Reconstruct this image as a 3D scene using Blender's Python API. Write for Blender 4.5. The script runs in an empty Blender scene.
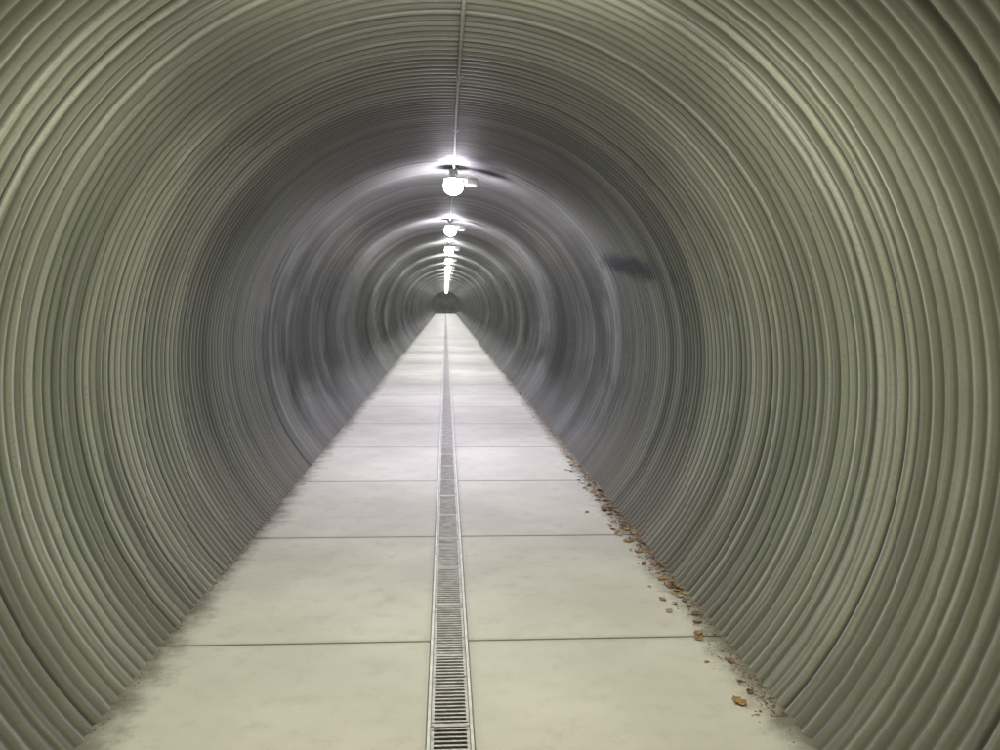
import bpy, bmesh, math, random
import numpy as np
from mathutils import Matrix, Vector
random.seed(7); rng=np.random.default_rng(7)
scene=bpy.context.scene
COL=scene.collection
R=1.82; CZ=1.20; P=0.078; NST=6; Y0=-7.0; Y1=108.0; EYE=1.65
LAMPS=[2.97]+[8.35+5.15*k for k in range(30) if 8.35+5.15*k<Y1-1]
# ---------------------------------------------------------------- helpers
def link(o,parent=None):
    COL.objects.link(o)
    if parent: o.parent=parent
    return o
def mesh_obj(name,verts,faces,mat=None,smooth=False,parent=None,loc=(0,0,0)):
    me=bpy.data.meshes.new(name); me.from_pydata([tuple(v) for v in verts],[],faces); me.update()
    if mat: me.materials.append(mat)
    if smooth: me.polygons.foreach_set("use_smooth",[True]*len(me.polygons))
    o=bpy.data.objects.new(name,me); o.location=loc
    return link(o,parent)
def bm_obj(name,bm,mat,smooth=False,parent=None,loc=(0,0,0)):
    me=bpy.data.meshes.new(name); bm.to_mesh(me); bm.free()
    me.materials.append(mat)
    if smooth: me.polygons.foreach_set("use_smooth",[True]*len(me.polygons))
    o=bpy.data.objects.new(name,me); o.location=loc
    return link(o,parent)
def bm_box(bm,c,s,bev=0.0):
    r=bmesh.ops.create_cube(bm,size=1,matrix=Matrix.Translation(c)@Matrix.Diagonal((s[0],s[1],s[2],1)))
    if bev>0:
        es=list({e for v in r['verts'] for e in v.link_edges})
        bmesh.ops.bevel(bm,geom=es,offset=bev,segments=2,affect='EDGES')
def bm_cyl(bm,a,b,r,seg=12):
    a=Vector(a);b=Vector(b);d=b-a
    q=d.to_track_quat('Z','Y').to_matrix().to_4x4()
    bmesh.ops.create_cone(bm,cap_ends=True,segments=seg,radius1=r,radius2=r,depth=d.length,matrix=Matrix.Translation((a+b)/2)@q)
def lathe(name,prof,n,mat,parent):
    vs=[];fs=[]
    for r,z in prof:
        for k in range(n): vs.append((r*math.cos(2*math.pi*k/n),r*math.sin(2*math.pi*k/n),z))
    for a in range(len(prof)-1):
        for k in range(n): fs.append((a*n+k,a*n+(k+1)%n,(a+1)*n+(k+1)%n,(a+1)*n+k))
    return mesh_obj(name,vs,fs,mat,True,parent=parent)

def vnoise(x,y,seed=0):
    xi=np.floor(x).astype(np.int64); yi=np.floor(y).astype(np.int64); fx=x-xi; fy=y-yi
    fx=fx*fx*(3-2*fx); fy=fy*fy*(3-2*fy)
    def h(a,b):
        n=(a*374761393+b*668265263+seed*1442695041)&0xffffffff
        n=((n^(n>>13))*1274126177)&0xffffffff
        return ((n^(n>>16))&0xffff)/65535.0
    return (h(xi,yi)*(1-fx)+h(xi+1,yi)*fx)*(1-fy)+(h(xi,yi+1)*(1-fx)+h(xi+1,yi+1)*fx)*fy
def fbm(x,y,seed=0,o=4,g=0.55):
    s=0;a=1;t=0
    for k in range(o): s=s+a*vnoise(x*2**k+k*17.3,y*2**k-k*9.1,seed+k); t+=a; a*=g
    return s/t
def sst(x,lo,hi):
    t=np.clip((x-lo)/(hi-lo),0,1); return t*t*(3-2*t)

class NT:
    def __init__(s,mat):
        mat.use_nodes=True; s.t=mat.node_tree; s.t.nodes.clear()
    def n(s,typ,**k):
        nd=s.t.nodes.new(typ)
        for a,v in k.items(): setattr(nd,a,v)
        return nd
    def put(s,sock,v):
        if isinstance(v,bpy.types.NodeSocket): s.t.links.new(v,sock)
        elif v is not None:
            if isinstance(v,(tuple,list)) and sock.type=='RGBA' and len(v)==3: v=(*v,1)
            sock.default_value=v
    def m(s,op,a,b=None,c=None,clamp=False):
        nd=s.n('ShaderNodeMath',operation=op); nd.use_clamp=clamp
        s.put(nd.inputs[0],a)
        if b is not None: s.put(nd.inputs[1],b)
        if c is not None: s.put(nd.inputs[2],c)
        return nd.outputs[0]
    def mix(s,f,a,b,mode='MIX'):
        nd=s.n('ShaderNodeMix',data_type='RGBA',blend_type=mode)
        s.put(nd.inputs[0],f); s.put(nd.inputs[6],a); s.put(nd.inputs[7],b)
        return nd.outputs[2]
    def noise(s,vec,scale,detail=4,rough=0.55,out=0):
        nd=s.n('ShaderNodeTexNoise'); nd.inputs['Scale'].default_value=scale
        nd.inputs['Detail'].default_value=detail; nd.inputs['Roughness'].default_value=rough
        if vec is not None: s.put(nd.inputs['Vector'],vec)
        return nd.outputs[out]
    def smooth(s,x,lo,hi,a=0.0,b=1.0):
        nd=s.n('ShaderNodeMapRange',interpolation_type='SMOOTHSTEP')
        s.put(nd.inputs[0],x); nd.inputs[1].default_value=lo; nd.inputs[2].default_value=hi
        nd.inputs[3].default_value=a; nd.inputs[4].default_value=b
        return nd.outputs[0]
    def xyz(s,x,y,z):
        nd=s.n('ShaderNodeCombineXYZ'); s.put(nd.inputs[0],x);s.put(nd.inputs[1],y);s.put(nd.inputs[2],z); return nd.outputs[0]
    def sep(s,v):
        nd=s.n('ShaderNodeSeparateXYZ'); s.put(nd.inputs[0],v); return nd.outputs
    def obj(s): return s.n('ShaderNodeTexCoord').outputs['Object']
    def bsdf(s,base,rough=0.5,metal=0.0,height=None,bstr=0.3,bdist=0.01,spec=0.5):
        b=s.n('ShaderNodeBsdfPrincipled')
        s.put(b.inputs['Base Color'],base); s.put(b.inputs['Roughness'],rough); s.put(b.inputs['Metallic'],metal)
        b.inputs['Specular IOR Level'].default_value=spec
        if height is not None:
            bp=s.n('ShaderNodeBump'); bp.inputs['Strength'].default_value=bstr; bp.inputs['Distance'].default_value=bdist
            s.put(bp.inputs['Height'],height); s.t.links.new(bp.outputs[0],b.inputs['Normal'])
        o=s.n('ShaderNodeOutputMaterial'); s.t.links.new(b.outputs[0],o.inputs[0])
def newmat(n): 
    m=bpy.data.materials.new(n); return m,NT(m)

# ---------------------------------------------------------------- materials
mat_wall,t=newmat("galvanized_corrugated_steel")
o=t.obj()
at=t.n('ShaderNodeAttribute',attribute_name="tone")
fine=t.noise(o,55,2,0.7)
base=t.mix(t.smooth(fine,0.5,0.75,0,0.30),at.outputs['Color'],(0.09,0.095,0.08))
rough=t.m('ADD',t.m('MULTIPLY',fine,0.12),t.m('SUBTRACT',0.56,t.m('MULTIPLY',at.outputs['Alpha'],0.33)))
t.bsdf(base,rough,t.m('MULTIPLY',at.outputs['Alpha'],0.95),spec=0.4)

mat_conc,t=newmat("path_concrete")
o=t.obj(); X,Y,Z=t.sep(o)[:3]
big=t.noise(o,0.9,4,0.62); med=t.noise(o,7,4,0.68); fin=t.noise(o,90,2,0.7)
side=t.m('SIGN',X)
wn=t.n('ShaderNodeTexWhiteNoise',noise_dimensions='2D')
t.put(wn.inputs['Vector'],t.xyz(t.m('FLOOR',t.m('DIVIDE',t.m('SUBTRACT',Y,3.78-17.5),1.75)),side,0.0))
c=t.mix(t.smooth(big,0.3,0.7),(0.50,0.485,0.43),(0.62,0.605,0.545))
c=t.mix(t.m('MULTIPLY',wn.outputs[0],0.25),c,(0.44,0.425,0.375))
c=t.mix(t.smooth(med,0.5,0.72,0,0.32),c,(0.37,0.355,0.30))
c=t.mix(t.smooth(fin,0.58,0.76,0,0.38),c,(0.26,0.25,0.21))
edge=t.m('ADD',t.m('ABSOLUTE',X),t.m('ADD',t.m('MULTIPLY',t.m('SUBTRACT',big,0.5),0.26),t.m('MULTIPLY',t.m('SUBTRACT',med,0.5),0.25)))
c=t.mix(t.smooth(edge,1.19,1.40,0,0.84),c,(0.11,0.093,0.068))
ctr=t.m('ADD',t.m('ABSOLUTE',X),t.m('MULTIPLY',t.m('SUBTRACT',med,0.5),0.10))
c=t.mix(t.smooth(ctr,0.09,0.13,0.25,0),c,(0.25,0.24,0.2))
jf=t.m('FRACT',t.m('DIVIDE',t.m('SUBTRACT',Y,3.78-17.5),1.75))
jd=t.m('MULTIPLY',t.m('SUBTRACT',0.5,t.m('ABSOLUTE',t.m('SUBTRACT',jf,0.5))),1.75)
jd2=t.m('ADD',jd,t.m('MULTIPLY',t.m('SUBTRACT',med,0.5),0.08))
c=t.mix(t.smooth(jd2,0.0,0.05,0.28,0),c,(0.24,0.23,0.19))
c=t.mix(t.smooth(jd,0.005,0.011,0.7,0),c,(0.09,0.085,0.07))
t.bsdf(c,t.m('ADD',0.6,t.m('MULTIPLY',med,0.25)),0.0,t.m('ADD',t.m('MULTIPLY',fin,0.5),t.m('MULTIPLY',med,0.5)),0.35,0.004,spec=0.35)

def simple(name,col1,col2,scale,rough,metal,dark=None):
    mt,t=newmat(name); o=t.obj(); n=t.noise(o,scale,3,0.6)
    c=t.mix(t.smooth(n,0.3,0.7),col1,col2)
    if dark: c=t.mix(t.smooth(t.noise(o,scale*0.2,3,0.6),0.55,0.7,0,0.5),c,dark)
    t.bsdf(c,rough,metal,spec=0.35); return mt
mat_grate=simple("galvanized_grate_steel",(0.38,0.375,0.35),(0.54,0.53,0.50),20,0.65,0.2,(0.16,0.15,0.12))
mat_rail=simple("drain_rail_steel",(0.52,0.52,0.49),(0.65,0.65,0.61),15,0.6,0.15,(0.33,0.32,0.28))
mat_chan=simple("drain_channel_dark",(0.015,0.013,0.01),(0.04,0.035,0.03),12,0.9,0)
mat_cond=simple("conduit_galvanized",(0.30,0.30,0.28),(0.42,0.42,0.39),30,0.6,0.2)
mat_cast=simple("lamp_cast_aluminium",(0.65,0.65,0.66),(0.75,0.75,0.76),25,0.5,0.0)
mat_shade=simple("white_enamel_shade",(0.75,0.75,0.75),(0.82,0.82,0.82),25,0.5,0.0)
mat_soil=simple("soil_ground",(0.08,0.08,0.075),(0.13,0.125,0.12),1.5,0.95,0)
mat_hill=simple("dry_grass_hillside",(0.09,0.092,0.09),(0.15,0.152,0.148),0.8,0.95,0)
mat_litter=simple("crumbled_leaf_litter",(0.10,0.075,0.045),(0.25,0.19,0.12),30,0.9,0)
def leafmat(name,c1,c2):
    mt,t=newmat(name); o=t.obj(); x,y,z=t.sep(o)[:3]
    n=t.noise(o,45,3,0.6)
    c=t.mix(t.smooth(n,0.35,0.7),c1,c2)
    c=t.mix(t.smooth(t.m('ABSOLUTE',x),0.0,0.003,0.4,0),c,(0.30,0.22,0.12))
    t.bsdf(c,0.7,0,spec=0.3); return mt
LM=[leafmat("dry_leaf_brown",(0.17,0.10,0.045),(0.29,0.18,0.085)),
    leafmat("dry_leaf_tan",(0.30,0.225,0.12),(0.42,0.325,0.19)),
    leafmat("dry_leaf_dark",(0.10,0.065,0.035),(0.19,0.125,0.065)),
    leafmat("dry_leaf_ochre",(0.38,0.235,0.085),(0.26,0.15,0.055))]
mat_glow=bpy.data.materials.new("lit_lamp_glass"); t=NT(mat_glow)
em=t.n('ShaderNodeEmission'); em.inputs[0].default_value=(1,.95,.93,1); em.inputs[1].default_value=60
tr_=t.n('ShaderNodeBsdfTransparent'); mx=t.n('ShaderNodeMixShader'); mx.inputs[0].default_value=0.4
ou=t.n('ShaderNodeOutputMaterial'); t.t.links.new(tr_.outputs[0],mx.inputs[1]); t.t.links.new(em.outputs[0],mx.inputs[2]); t.t.links.new(mx.outputs[0],ou.inputs[0])
mat_glow.cycles.emission_sampling='NONE'

# ---------------------------------------------------------------- tunnel pipe
JO=np.array([y for y in np.arange(8.0-6.1*2,Y1-3,6.1)])
YA=24.0; YB=60.0
ys=np.concatenate([np.arange(Y0,1.5,P/6),np.arange(1.5,12,P/12),np.arange(12,YA,P/8),np.arange(YA,YB,2*P/7),np.arange(YB,Y1+0.001,3*P/6)])
ys=np.unique(ys)
A=math.radians(136)
th=np.concatenate([np.linspace(-A,A,150),np.linspace(A,2*math.pi-A,10)[1:-1]])
nt=len(th); ny=len(ys)
Yg,Tg=np.meshgrid(ys,th,indexing='ij')
thw=np.where(Tg>math.pi,Tg-2*math.pi,Tg)
strip=Yg/(P*NST)
nr=np.where(ys<YA,NST,np.where(ys<YB,NST//2,NST//3))[:,None]
ph=strip*nr
s=np.sin(2*math.pi*ph)
jd=np.min(np.abs(ys[:,None]-JO[None,:]),axis=1)
sm=[];q=-6.9
while q<YA:
    if abs(q-8.0)>0.35: sm.append(round(q/P)*P+0.25*P)
    q+=random.choice([0.37,0.52,0.67,0.89,1.2])
sm=np.array(sm); sdm=np.min(np.abs(ys[:,None]-sm[None,:]),axis=1)[:,None]+0*Yg
si=np.floor(ph+0.25).astype(int)
riba=rng.uniform(0.88,1.08,8000)[np.clip(si+200,0,7999)]
tonea=rng.uniform(0,1,8000)[np.clip(si+200,0,7999)]
# broad flat crests and narrow grooves (s>0 is the outward groove)
prof=np.where(s>0,np.abs(s)**1.35,-(np.abs(s)**0.75)*0.8)
ampv=0.0070*(NST/nr)
Rg=R+ampv*(prof*riba)
Rg=Rg+0.003*np.sin(2*thw+Yg*0.31)
Rg=Rg+0.003*np.exp(-(sdm/0.007)**2)
Rg=Rg+0.004*np.exp(-(jd/0.012)**2)[:,None]
V=np.empty((ny,nt,3)); V[...,0]=Rg*np.sin(thw); V[...,1]=Yg; V[...,2]=CZ+Rg*np.cos(thw)
Zg=V[...,2]
def lerp(a,b,f): return a+(b-a)*f[...,None]
K=np.array
far=sst(Yg,7.2,8.8)
ring=fbm(thw*0.25,Yg*2.6,11,4)
ring2=fbm(thw*0.35,Yg*19,23,3)
blot=fbm(thw*R*1.1,Yg*1.3,31,5,0.62)
streak=fbm(thw*0.5,Yg*50,61,2)
col=np.zeros(Yg.shape+(3,))+K([0.24,0.257,0.205])
col=lerp(col,K([0.45,0.475,0.39]),sst(ring,0.35,0.65))
col=lerp(col,K([0.15,0.16,0.13]),tonea*0.45*(1-0.3*far))
col=lerp(col,K([0.14,0.15,0.12]),sst(blot,0.45,0.72)*0.45*(1-0.35*far))
col=lerp(col,K([0.08,0.087,0.067]),sst(ring2,0.50,0.75)*0.6*(1-0.3*far))
col=lerp(col,K([0.66,0.67,0.62]),sst(streak,0.60,0.8)*0.48*(1-0.4*far))
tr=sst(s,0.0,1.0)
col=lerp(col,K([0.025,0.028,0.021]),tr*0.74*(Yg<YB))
darkened=sst(Yg+(blot-0.5)*1.2,4.6,6.4)*(1-sst(Yg+(blot-0.5)*0.5,7.7,9.0))  # unlit stretch before the first visible lamp: shade painted into the wall tone
col=lerp(col,K([0.07,0.073,0.062]),darkened*0.62)
# shade ahead of each far lamp, painted into the wall colour
fmod=np.mod(Yg-8.35,5.15)/5.15
lamp_gap_shade=far*sst(fmod+(blot-0.5)*0.2,0.35,0.8)*(1-sst(fmod,0.93,1.0))
col=lerp(col,K([0.09,0.092,0.08]),lamp_gap_shade*0.50)
near_shade=1-sst(Yg+(blot-0.5)*0.9,2.35,3.15)  # shade on the nearest stretch of pipe, painted in as darker colour
col=lerp(col,K([0.07,0.066,0.05]),near_shade*0.62)
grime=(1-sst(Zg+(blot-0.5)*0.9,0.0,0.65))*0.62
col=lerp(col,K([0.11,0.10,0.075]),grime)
crown_shade=sst(Zg+(blot-0.5)*0.5,2.35,2.85)*0.48  # weaker light on the crown, painted as a darker tone with height
col=lerp(col,K([0.09,0.09,0.08]),crown_shade)
seam=1-sst(sdm,0.005,0.016)
col=lerp(col,K([0.03,0.03,0.027]),seam*0.75*(1-0.3*far))
g=col.mean(axis=-1,keepdims=True)*K([0.985,1.0,0.975])
col=lerp(col,g,far*0.75)
jj=(1-sst(jd,0.015,0.045))[:,None]+0*Yg
col=lerp(col,K([0.035,0.035,0.033]),jj*(0.55+0.45*sst(fbm(thw*2,Yg,71,3),0.35,0.6)))
nz=fbm(thw*R*9,Yg*5,51,4)
zc=1.98+(Yg-7.3)*0.09
e=np.sqrt(((Yg-7.35)/1.45)**2+((Zg-zc)/0.13)**2)+(nz-0.5)*0.7
mk=(1-sst(e,0.35,1.15))*(np.sin(thw)>0)
col=lerp(col,K([0.008,0.008,0.009]),mk*0.97)
e=np.sqrt(((Yg-8.20)/0.60)**2+((V[...,0]-0.34)/0.26)**2)+(nz-0.5)*1.0
mk2=(1-sst(e,0.5,1.1))*(np.cos(thw)>0)  # dark ceiling patch with the lamp fixture's shadow painted in
col=lerp(col,K([0.02,0.02,0.02]),mk2*0.88)
al=np.clip((1-grime)*(1-0.5*tr)*(1-0.5*sst(blot,0.45,0.75)*(1-0.5*far))*(1-mk)*(1-0.75*sst(Zg,2.3,2.9))*(0.6+0.4*far)*(1-0.6*near_shade)*(1-0.9*jj),0,1)
RGBA=np.concatenate([col,al[...,None]],axis=-1).astype(np.float32)
i=np.arange(ny-1)[:,None]*nt; j=np.arange(nt)[None,:]; j2=(j+1)%nt
F=np.stack([i+j,i+nt+j,i+nt+j2,i+j2],axis=-1).reshape(-1,4)
me=bpy.data.meshes.new("pedestrian_tunnel"); Vf=V.reshape(-1,3)
me.vertices.add(len(Vf)); me.vertices.foreach_set("co",Vf.astype(np.float32).ravel())
me.loops.add(F.size); me.loops.foreach_set("vertex_index",F.astype(np.int32).ravel())
me.polygons.add(len(F)); me.polygons.foreach_set("loop_start",np.arange(0,F.size,4,dtype=np.int32))
me.polygons.foreach_set("use_smooth",np.ones(len(F),dtype=bool))
me.update(calc_edges=True); me.materials.append(mat_wall)
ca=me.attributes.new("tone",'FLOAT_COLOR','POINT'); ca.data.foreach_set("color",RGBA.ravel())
tun=bpy.data.objects.new("pedestrian_tunnel",me); link(tun)
tun["label"]="long round corrugated galvanized steel tunnel over a concrete path"; tun["category"]="tunnel"

# ---------------------------------------------------------------- concrete path with tooled joints
verts=[];faces=[]
def slab(x0,x1,y0,y1):
    c=0.005;b=len(verts)
    def ringv(ix,iy,z): verts.extend([(x0+ix,y0+iy,z),(x1-ix,y0+iy,z),(x1-ix,y1-iy,z),(x0+ix,y1-iy,z)])
    ringv(c,c,0.0); ringv(c*0.3,c*0.3,-0.002); ringv(0,0,-0.007); ringv(0,0,-0.12)
    faces.append((b,b+1,b+2,b+3))
    for k in range(3):
        for q in range(4):
            a=b+k*4+q; a2=b+k*4+(q+1)%4
            faces.append((a+4,a2+4,a2,a))
y=3.78-1.75*6
while y<Y1:
    y1=min(y+1.75,Y1)
    slab(-1.41,-0.092,y+0.0025,y1-0.0025); slab(0.092,1.41,y+0.0025,y1-0.0025)
    y+=1.75
path=mesh_obj("path",verts,faces,mat_conc); path["kind"]="structure"
path["label"]="pale concrete path slabs with dark cross joints"

# ---------------------------------------------------------------- trench drain
drain=bpy.data.objects.new("trench_drain",None); drain.location=(0,0,0); link(drain)
drain["label"]="narrow metal trench drain with slotted grates in concrete path"; drain["category"]="drain"
bm=bmesh.new()
L=Y1-Y0; ym=(Y0+Y1)/2
bm_box(bm,(0,ym,-0.13),(0.182,L,0.01)); bm_box(bm,(-0.0885,ym,-0.075),(0.005,L,0.10)); bm_box(bm,(0.0885,ym,-0.075),(0.005,L,0.10))
bm_obj("channel",bm,mat_chan,parent=drain)
for sx in (-1,1):
    bm=bmesh.new()
    bm_box(bm,(sx*0.0835,ym,-0.012),(0.012,L,0.026),0.002)
    bm_obj("rail",bm,mat_rail,parent=drain)
GL=1.25; bm=bmesh.new()
for sx in (-1,1): bm_box(bm,(sx*0.069,GL/2,-0.014),(0.012,GL-0.008,0.02),0.0015)
nb=42
for k in range(nb):
    yy=(k+0.5)*GL/nb
    bm_box(bm,(0,yy,-0.0165),(0.128,0.0115 if k%21 else 0.024,0.018))
for sx in (-1,1):
    for k in (1,14,28,41): 
        bm_cyl(bm,(sx*0.068,k*GL/nb,-0.006),(sx*0.068,k*GL/nb,-0.0005),0.005,8)
g0=bm_obj("grate",bm,mat_grate,parent=drain,loc=(0,0.5,0))
yy=0.5+GL
while yy+GL<Y1:
    g=g0.copy(); g.location=(0,yy,random.uniform(-0.001,0.001)); g.parent=drain; COL.objects.link(g); yy+=GL

# ---------------------------------------------------------------- conduit along the crown
CX=0.05; CTOP=CZ+math.sqrt((R-0.02)**2-CX**2)-0.012
cond=bpy.data.objects.new("ceiling_conduit",None); cond.location=(CX,0,CTOP); link(cond)
cond["label"]="thin galvanized electrical conduit strapped to the tunnel ceiling"; cond["category"]="pipe"
bm=bmesh.new()
pts=[(0.006*math.sin(k*1.3),Y0+k*1.5,0.004*math.sin(k*2.1)) for k in range(int((Y1-Y0)/1.5)+1)]
for a,b in zip(pts[:-1],pts[1:]): bm_cyl(bm,a,b,0.0095,10)
for k in range(0,len(pts),2): 
    p=pts[k]; bm_cyl(bm,(p[0],p[1]-0.03,p[2]),(p[0],p[1]+0.03,p[2]),0.013,10)
bm_obj("pipe",bm,mat_cond,smooth=False,parent=cond)
bm=bmesh.new()
bm_box(bm,(0,0,0.010),(0.055,0.016,0.003)); bm_box(bm,(0,0,0.0),(0.025,0.016,0.021),0.004)
st0=bm_obj("strap",bm,mat_cond,parent=cond,loc=(0,1.9,0))
for k in range(1,int((Y1-3)/1.53)):
    s_=st0.copy(); s_.location=(0,1.9+k*1.53,0); s_.parent=cond; COL.objects.link(s_)

# ---------------------------------------------------------------- lamps
lamp0=bpy.data.objects.new("tunnel_lamp",None); lamp0.location=(CX,LAMPS[1],CTOP); link(lamp0)
bm=bmesh.new(); bm_cyl(bm,(0,0,0.012),(0,0,-0.04),0.045,20); bm_cyl(bm,(0,0,-0.04),(0,0,-0.075),0.022,12)
bm_obj("junction_box",bm,mat_cast,parent=lamp0)
bm=bmesh.new(); bm_box(bm,(0.185,0,-0.115),(0.13,0.10,0.085),0.014); bm_box(bm,(0.185,-0.052,-0.115),(0.10,0.008,0.055),0.003)
bm_cyl(bm,(0.02,0,-0.075),(0.13,0,-0.088),0.010,10)
bm_obj("ballast_housing",bm,mat_cast,parent=lamp0)
lathe("shade",[(0.022,-0.065),(0.06,-0.068),(0.085,-0.080),(0.100,-0.092),(0.096,-0.093),(0.083,-0.085),(0.055,-0.074),(0.01,-0.072)],24,mat_shade,lamp0)
lathe("glass_globe",[(0.030,-0.080),(0.068,-0.088),(0.095,-0.118),(0.103,-0.156),(0.094,-0.198),(0.068,-0.230),(0.035,-0.247),(0.001,-0.251)],24,mat_glow,lamp0)
def tag(e):
    e["label"]="lit round jar lamp with side housing on tunnel ceiling"; e["category"]="lamp"; e["group"]="lamps along the tunnel ceiling"
tag(lamp0)
for k,y in enumerate(LAMPS):
    if k!=1:
        c=lamp0.copy(); c.location=(CX,y,CTOP); COL.objects.link(c); tag(c)
        for ch in lamp0.children:
            if ch.type!='MESH': continue
            q=ch.copy(); q.parent=c; COL.objects.link(q)
    E=365 if k==0 else (560 if k==1 else 500); colr=(1.0,0.985,0.73) if k==0 else ((0.89,0.84,1.0) if k<3 else (0.95,0.935,1.0))
    l=bpy.data.lights.new("lamp_glow","POINT"); l.shadow_soft_size=0.07; l.energy=E*0.24; l.color=colr
    lo=bpy.data.objects.new("lamp_glow",l); lo.location=(CX,y,CTOP-0.17); COL.objects.link(lo)
    l=bpy.data.lights.new("lamp_beam","SPOT"); l.shadow_soft_size=0.05; l.energy=E*0.77; l.color=colr
    l.spot_size=math.radians(172); l.spot_blend=0.35
    lo=bpy.data.objects.new("lamp_beam",l); lo.location=(CX,y,CTOP-0.172); COL.objects.link(lo)

# ---------------------------------------------------------------- leaves
def leaf_mesh(var):
    L=1.0; nu=12; nv=6; vs=[];fs=[]; r=random.Random(var)
    c1=r.uniform(0.2,0.9); c2=r.uniform(0.3,1.0)
    for i in range(nu+1):
        u=i/nu
        w=0.36*math.sin(math.pi*u**0.8)**0.8 if 0<u<1 else 0.0
        if var%2: w*=1+0.35*math.sin(u*19)
        w+=0.012
        for j in range(-nv//2,nv//2+1):
            v=j/(nv/2)
            vs.append((v*w,(u-0.5)*L,0.5*c1*abs(v)*w+0.25*c2*(u-0.5)**2+0.03*math.sin(9*u+5*v+var)))
    n=nv+1
    for i in range(nu):
        for j in range(nv): fs.append((i*n+j,i*n+j+1,(i+1)*n+j+1,(i+1)*n+j))
    b=len(vs)
    vs+= [(-0.012,-0.5,0.06),(0.012,-0.5,0.06),(0.03,-0.78,0.10),(0.01,-0.78,0.10)]
    fs.append((b,b+1,b+2,b+3))
    return vs,fs
leafmeshes=[]
for v in range(8):
    vs,fs=leaf_mesh(v); me=bpy.data.meshes.new("fallen_leaf")
    sc=0.068
    me.from_pydata([(a*sc,b*sc,c*sc+0.001) for a,b,c in vs],[],fs); me.update()
    me.materials.append(LM[v%4]); me.polygons.foreach_set("use_smooth",[True]*len(me.polygons)); leafmeshes.append(me)
desc=["crumpled brown dry leaf on the grimy concrete path edge","tan lobed dry leaf lying on the concrete path","dark brown curled leaf beside the corrugated wall","ochre dry leaf lying by the tunnel wall"]
def put_leaf(x,y,s,v=None):
    v=random.choice([0,1,3,4,5,7,0,1,2,6]) if v is None else v
    o=bpy.data.objects.new("fallen_leaf",leafmeshes[v]); 
    o.location=(x,y,0.001+random.uniform(0,0.006)); o.scale=(s,s,s*random.uniform(.6,1.2))
    o.rotation_euler=(random.uniform(-.25,.25),random.uniform(-.25,.25),random.uniform(0,6.28)); COL.objects.link(o)
    o["label"]=desc[v%4]; o["category"]="leaf"; o["group"]="dry leaves along the path edge"
for x,y,s,v in [(1.20,3.12,1.1,3),(1.27,3.3,0.6,5),(1.23,3.75,.8,0),(1.25,3.82,.9,4),(1.19,3.5,.45,1),(1.18,4.1,.7,1),(1.24,4.2,.6,7),(1.28,4.6,.9,3),(1.3,3.5,.8,0),(1.28,3.2,.6,2),(1.29,3.95,.8,4),(1.31,4.4,.7,1),(1.32,4.05,.6,0),(1.31,4.25,.6,6)]: put_leaf(x,y,s,v)
for k in range(255):
    r=random.random()
    y=random.gauss(6.3,1.1) if r<0.42 else 4.3+random.random()**1.2*27
    if y<4.1: y=4.1+random.random()*3
    put_leaf(1.348-abs(random.gauss(0,0.07 if y<9 else 0.05)),y,random.uniform(.3,.95))
for k in range(12): put_leaf(-1.34+abs(random.gauss(0,0.03)),random.uniform(3.5,14),random.uniform(.25,.45))
vs=[];fs=[]
for k in range(8500):
    rt=random.random()<0.80
    y=3+random.random()**1.3*30 if random.random()<.7 else random.gauss(6.0,1.5)
    if y<2.5: y=2.5+random.random()*3
    d=abs(random.gauss(0,0.055 if rt else 0.02)); x=(1.368-d) if rt else (-1.37+d)
    s_=random.uniform(0.002,0.009)*(1 if y>4.5 else 0.8)
    if random.random()<0.007: x=random.uniform(-1.2,1.2); s_*=0.5
    if abs(x)<0.1: x+=0.2
    b=len(vs); a0=random.random()*6.28
    for q in range(3):
        a=a0+q*2.1; vs.append((x+s_*math.cos(a)*random.uniform(.6,1.6),y+s_*math.sin(a)*random.uniform(.6,1.6),0.0008+random.uniform(0,s_*0.4)))
    vs.append((x,y,s_*random.uniform(.3,.9)))
    fs+= [(b,b+1,b+3),(b+1,b+2,b+3),(b+2,b,b+3)]
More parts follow.
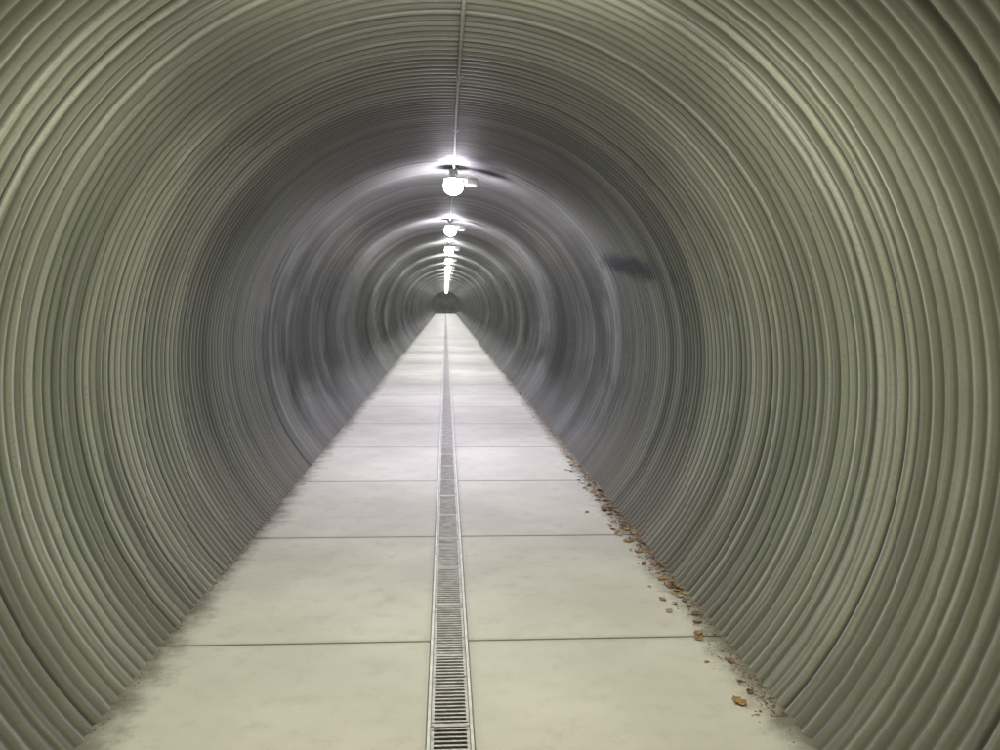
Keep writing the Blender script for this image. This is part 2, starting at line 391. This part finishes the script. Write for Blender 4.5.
lit=mesh_obj("leaf_litter",vs,fs,mat_litter); lit["kind"]="stuff"; lit["label"]="crumbled brown leaf litter along both path edges"; lit["category"]="leaf litter"

# ---------------------------------------------------------------- outside
gr=mesh_obj("ground",[(-600,-600,-0.15),(600,-600,-0.15),(600,800,-0.15),(-600,800,-0.15)],[(0,1,2,3)],mat_soil); gr["kind"]="structure"
vs=[];fs=[];n=30
for a in range(n+1):
    for b in range(n+1):
        xx=-60+120*a/n; yy=Y1+6+60*b/n
        vs.append((xx,yy,-0.3+14*(1-math.exp(-(yy-Y1-6)/9))+0.5*math.sin(xx*.7+yy*.4)*min(1,b/3)))
for a in range(n):
    for b in range(n): q=a*(n+1)+b; fs.append((q,q+n+1,q+n+2,q+1))
hl=mesh_obj("hillside",vs,fs,mat_hill,True); hl["kind"]="structure"

w=bpy.data.worlds.new("World"); scene.world=w; w.use_nodes=True; nt_=w.node_tree
sky=nt_.nodes.new('ShaderNodeTexSky'); sky.sky_type='NISHITA'; sky.sun_disc=False
sky.sun_elevation=math.radians(25); sky.sun_rotation=math.radians(235)
bg=nt_.nodes['Background']; bg.inputs['Strength'].default_value=0.05
nt_.links.new(sky.outputs[0],bg.inputs[0])
sl=bpy.data.lights.new("sun","SUN"); sl.energy=2.0; sl.angle=math.radians(0.5); sl.color=(1,.95,.88)
so=bpy.data.objects.new("sun",sl); so.rotation_euler=(math.radians(65),0,math.radians(-55)); COL.objects.link(so)

# ---------------------------------------------------------------- camera
cam=bpy.data.cameras.new("camera"); cam.sensor_width=36; cam.lens=28.8; cam.clip_start=0.05; cam.clip_end=2000
co=bpy.data.objects.new("camera",cam); COL.objects.link(co)
M=Matrix.Rotation(math.radians(-3.93),4,'Z')@Matrix.Rotation(math.radians(90-5.2),4,'X')@Matrix.Rotation(math.radians(0.6),4,'Z')
co.matrix_world=Matrix.Translation((-0.025,0,EYE))@M
scene.camera=co
scene.view_settings.view_transform='Standard'; scene.view_settings.look='None'; scene.view_settings.exposure=0
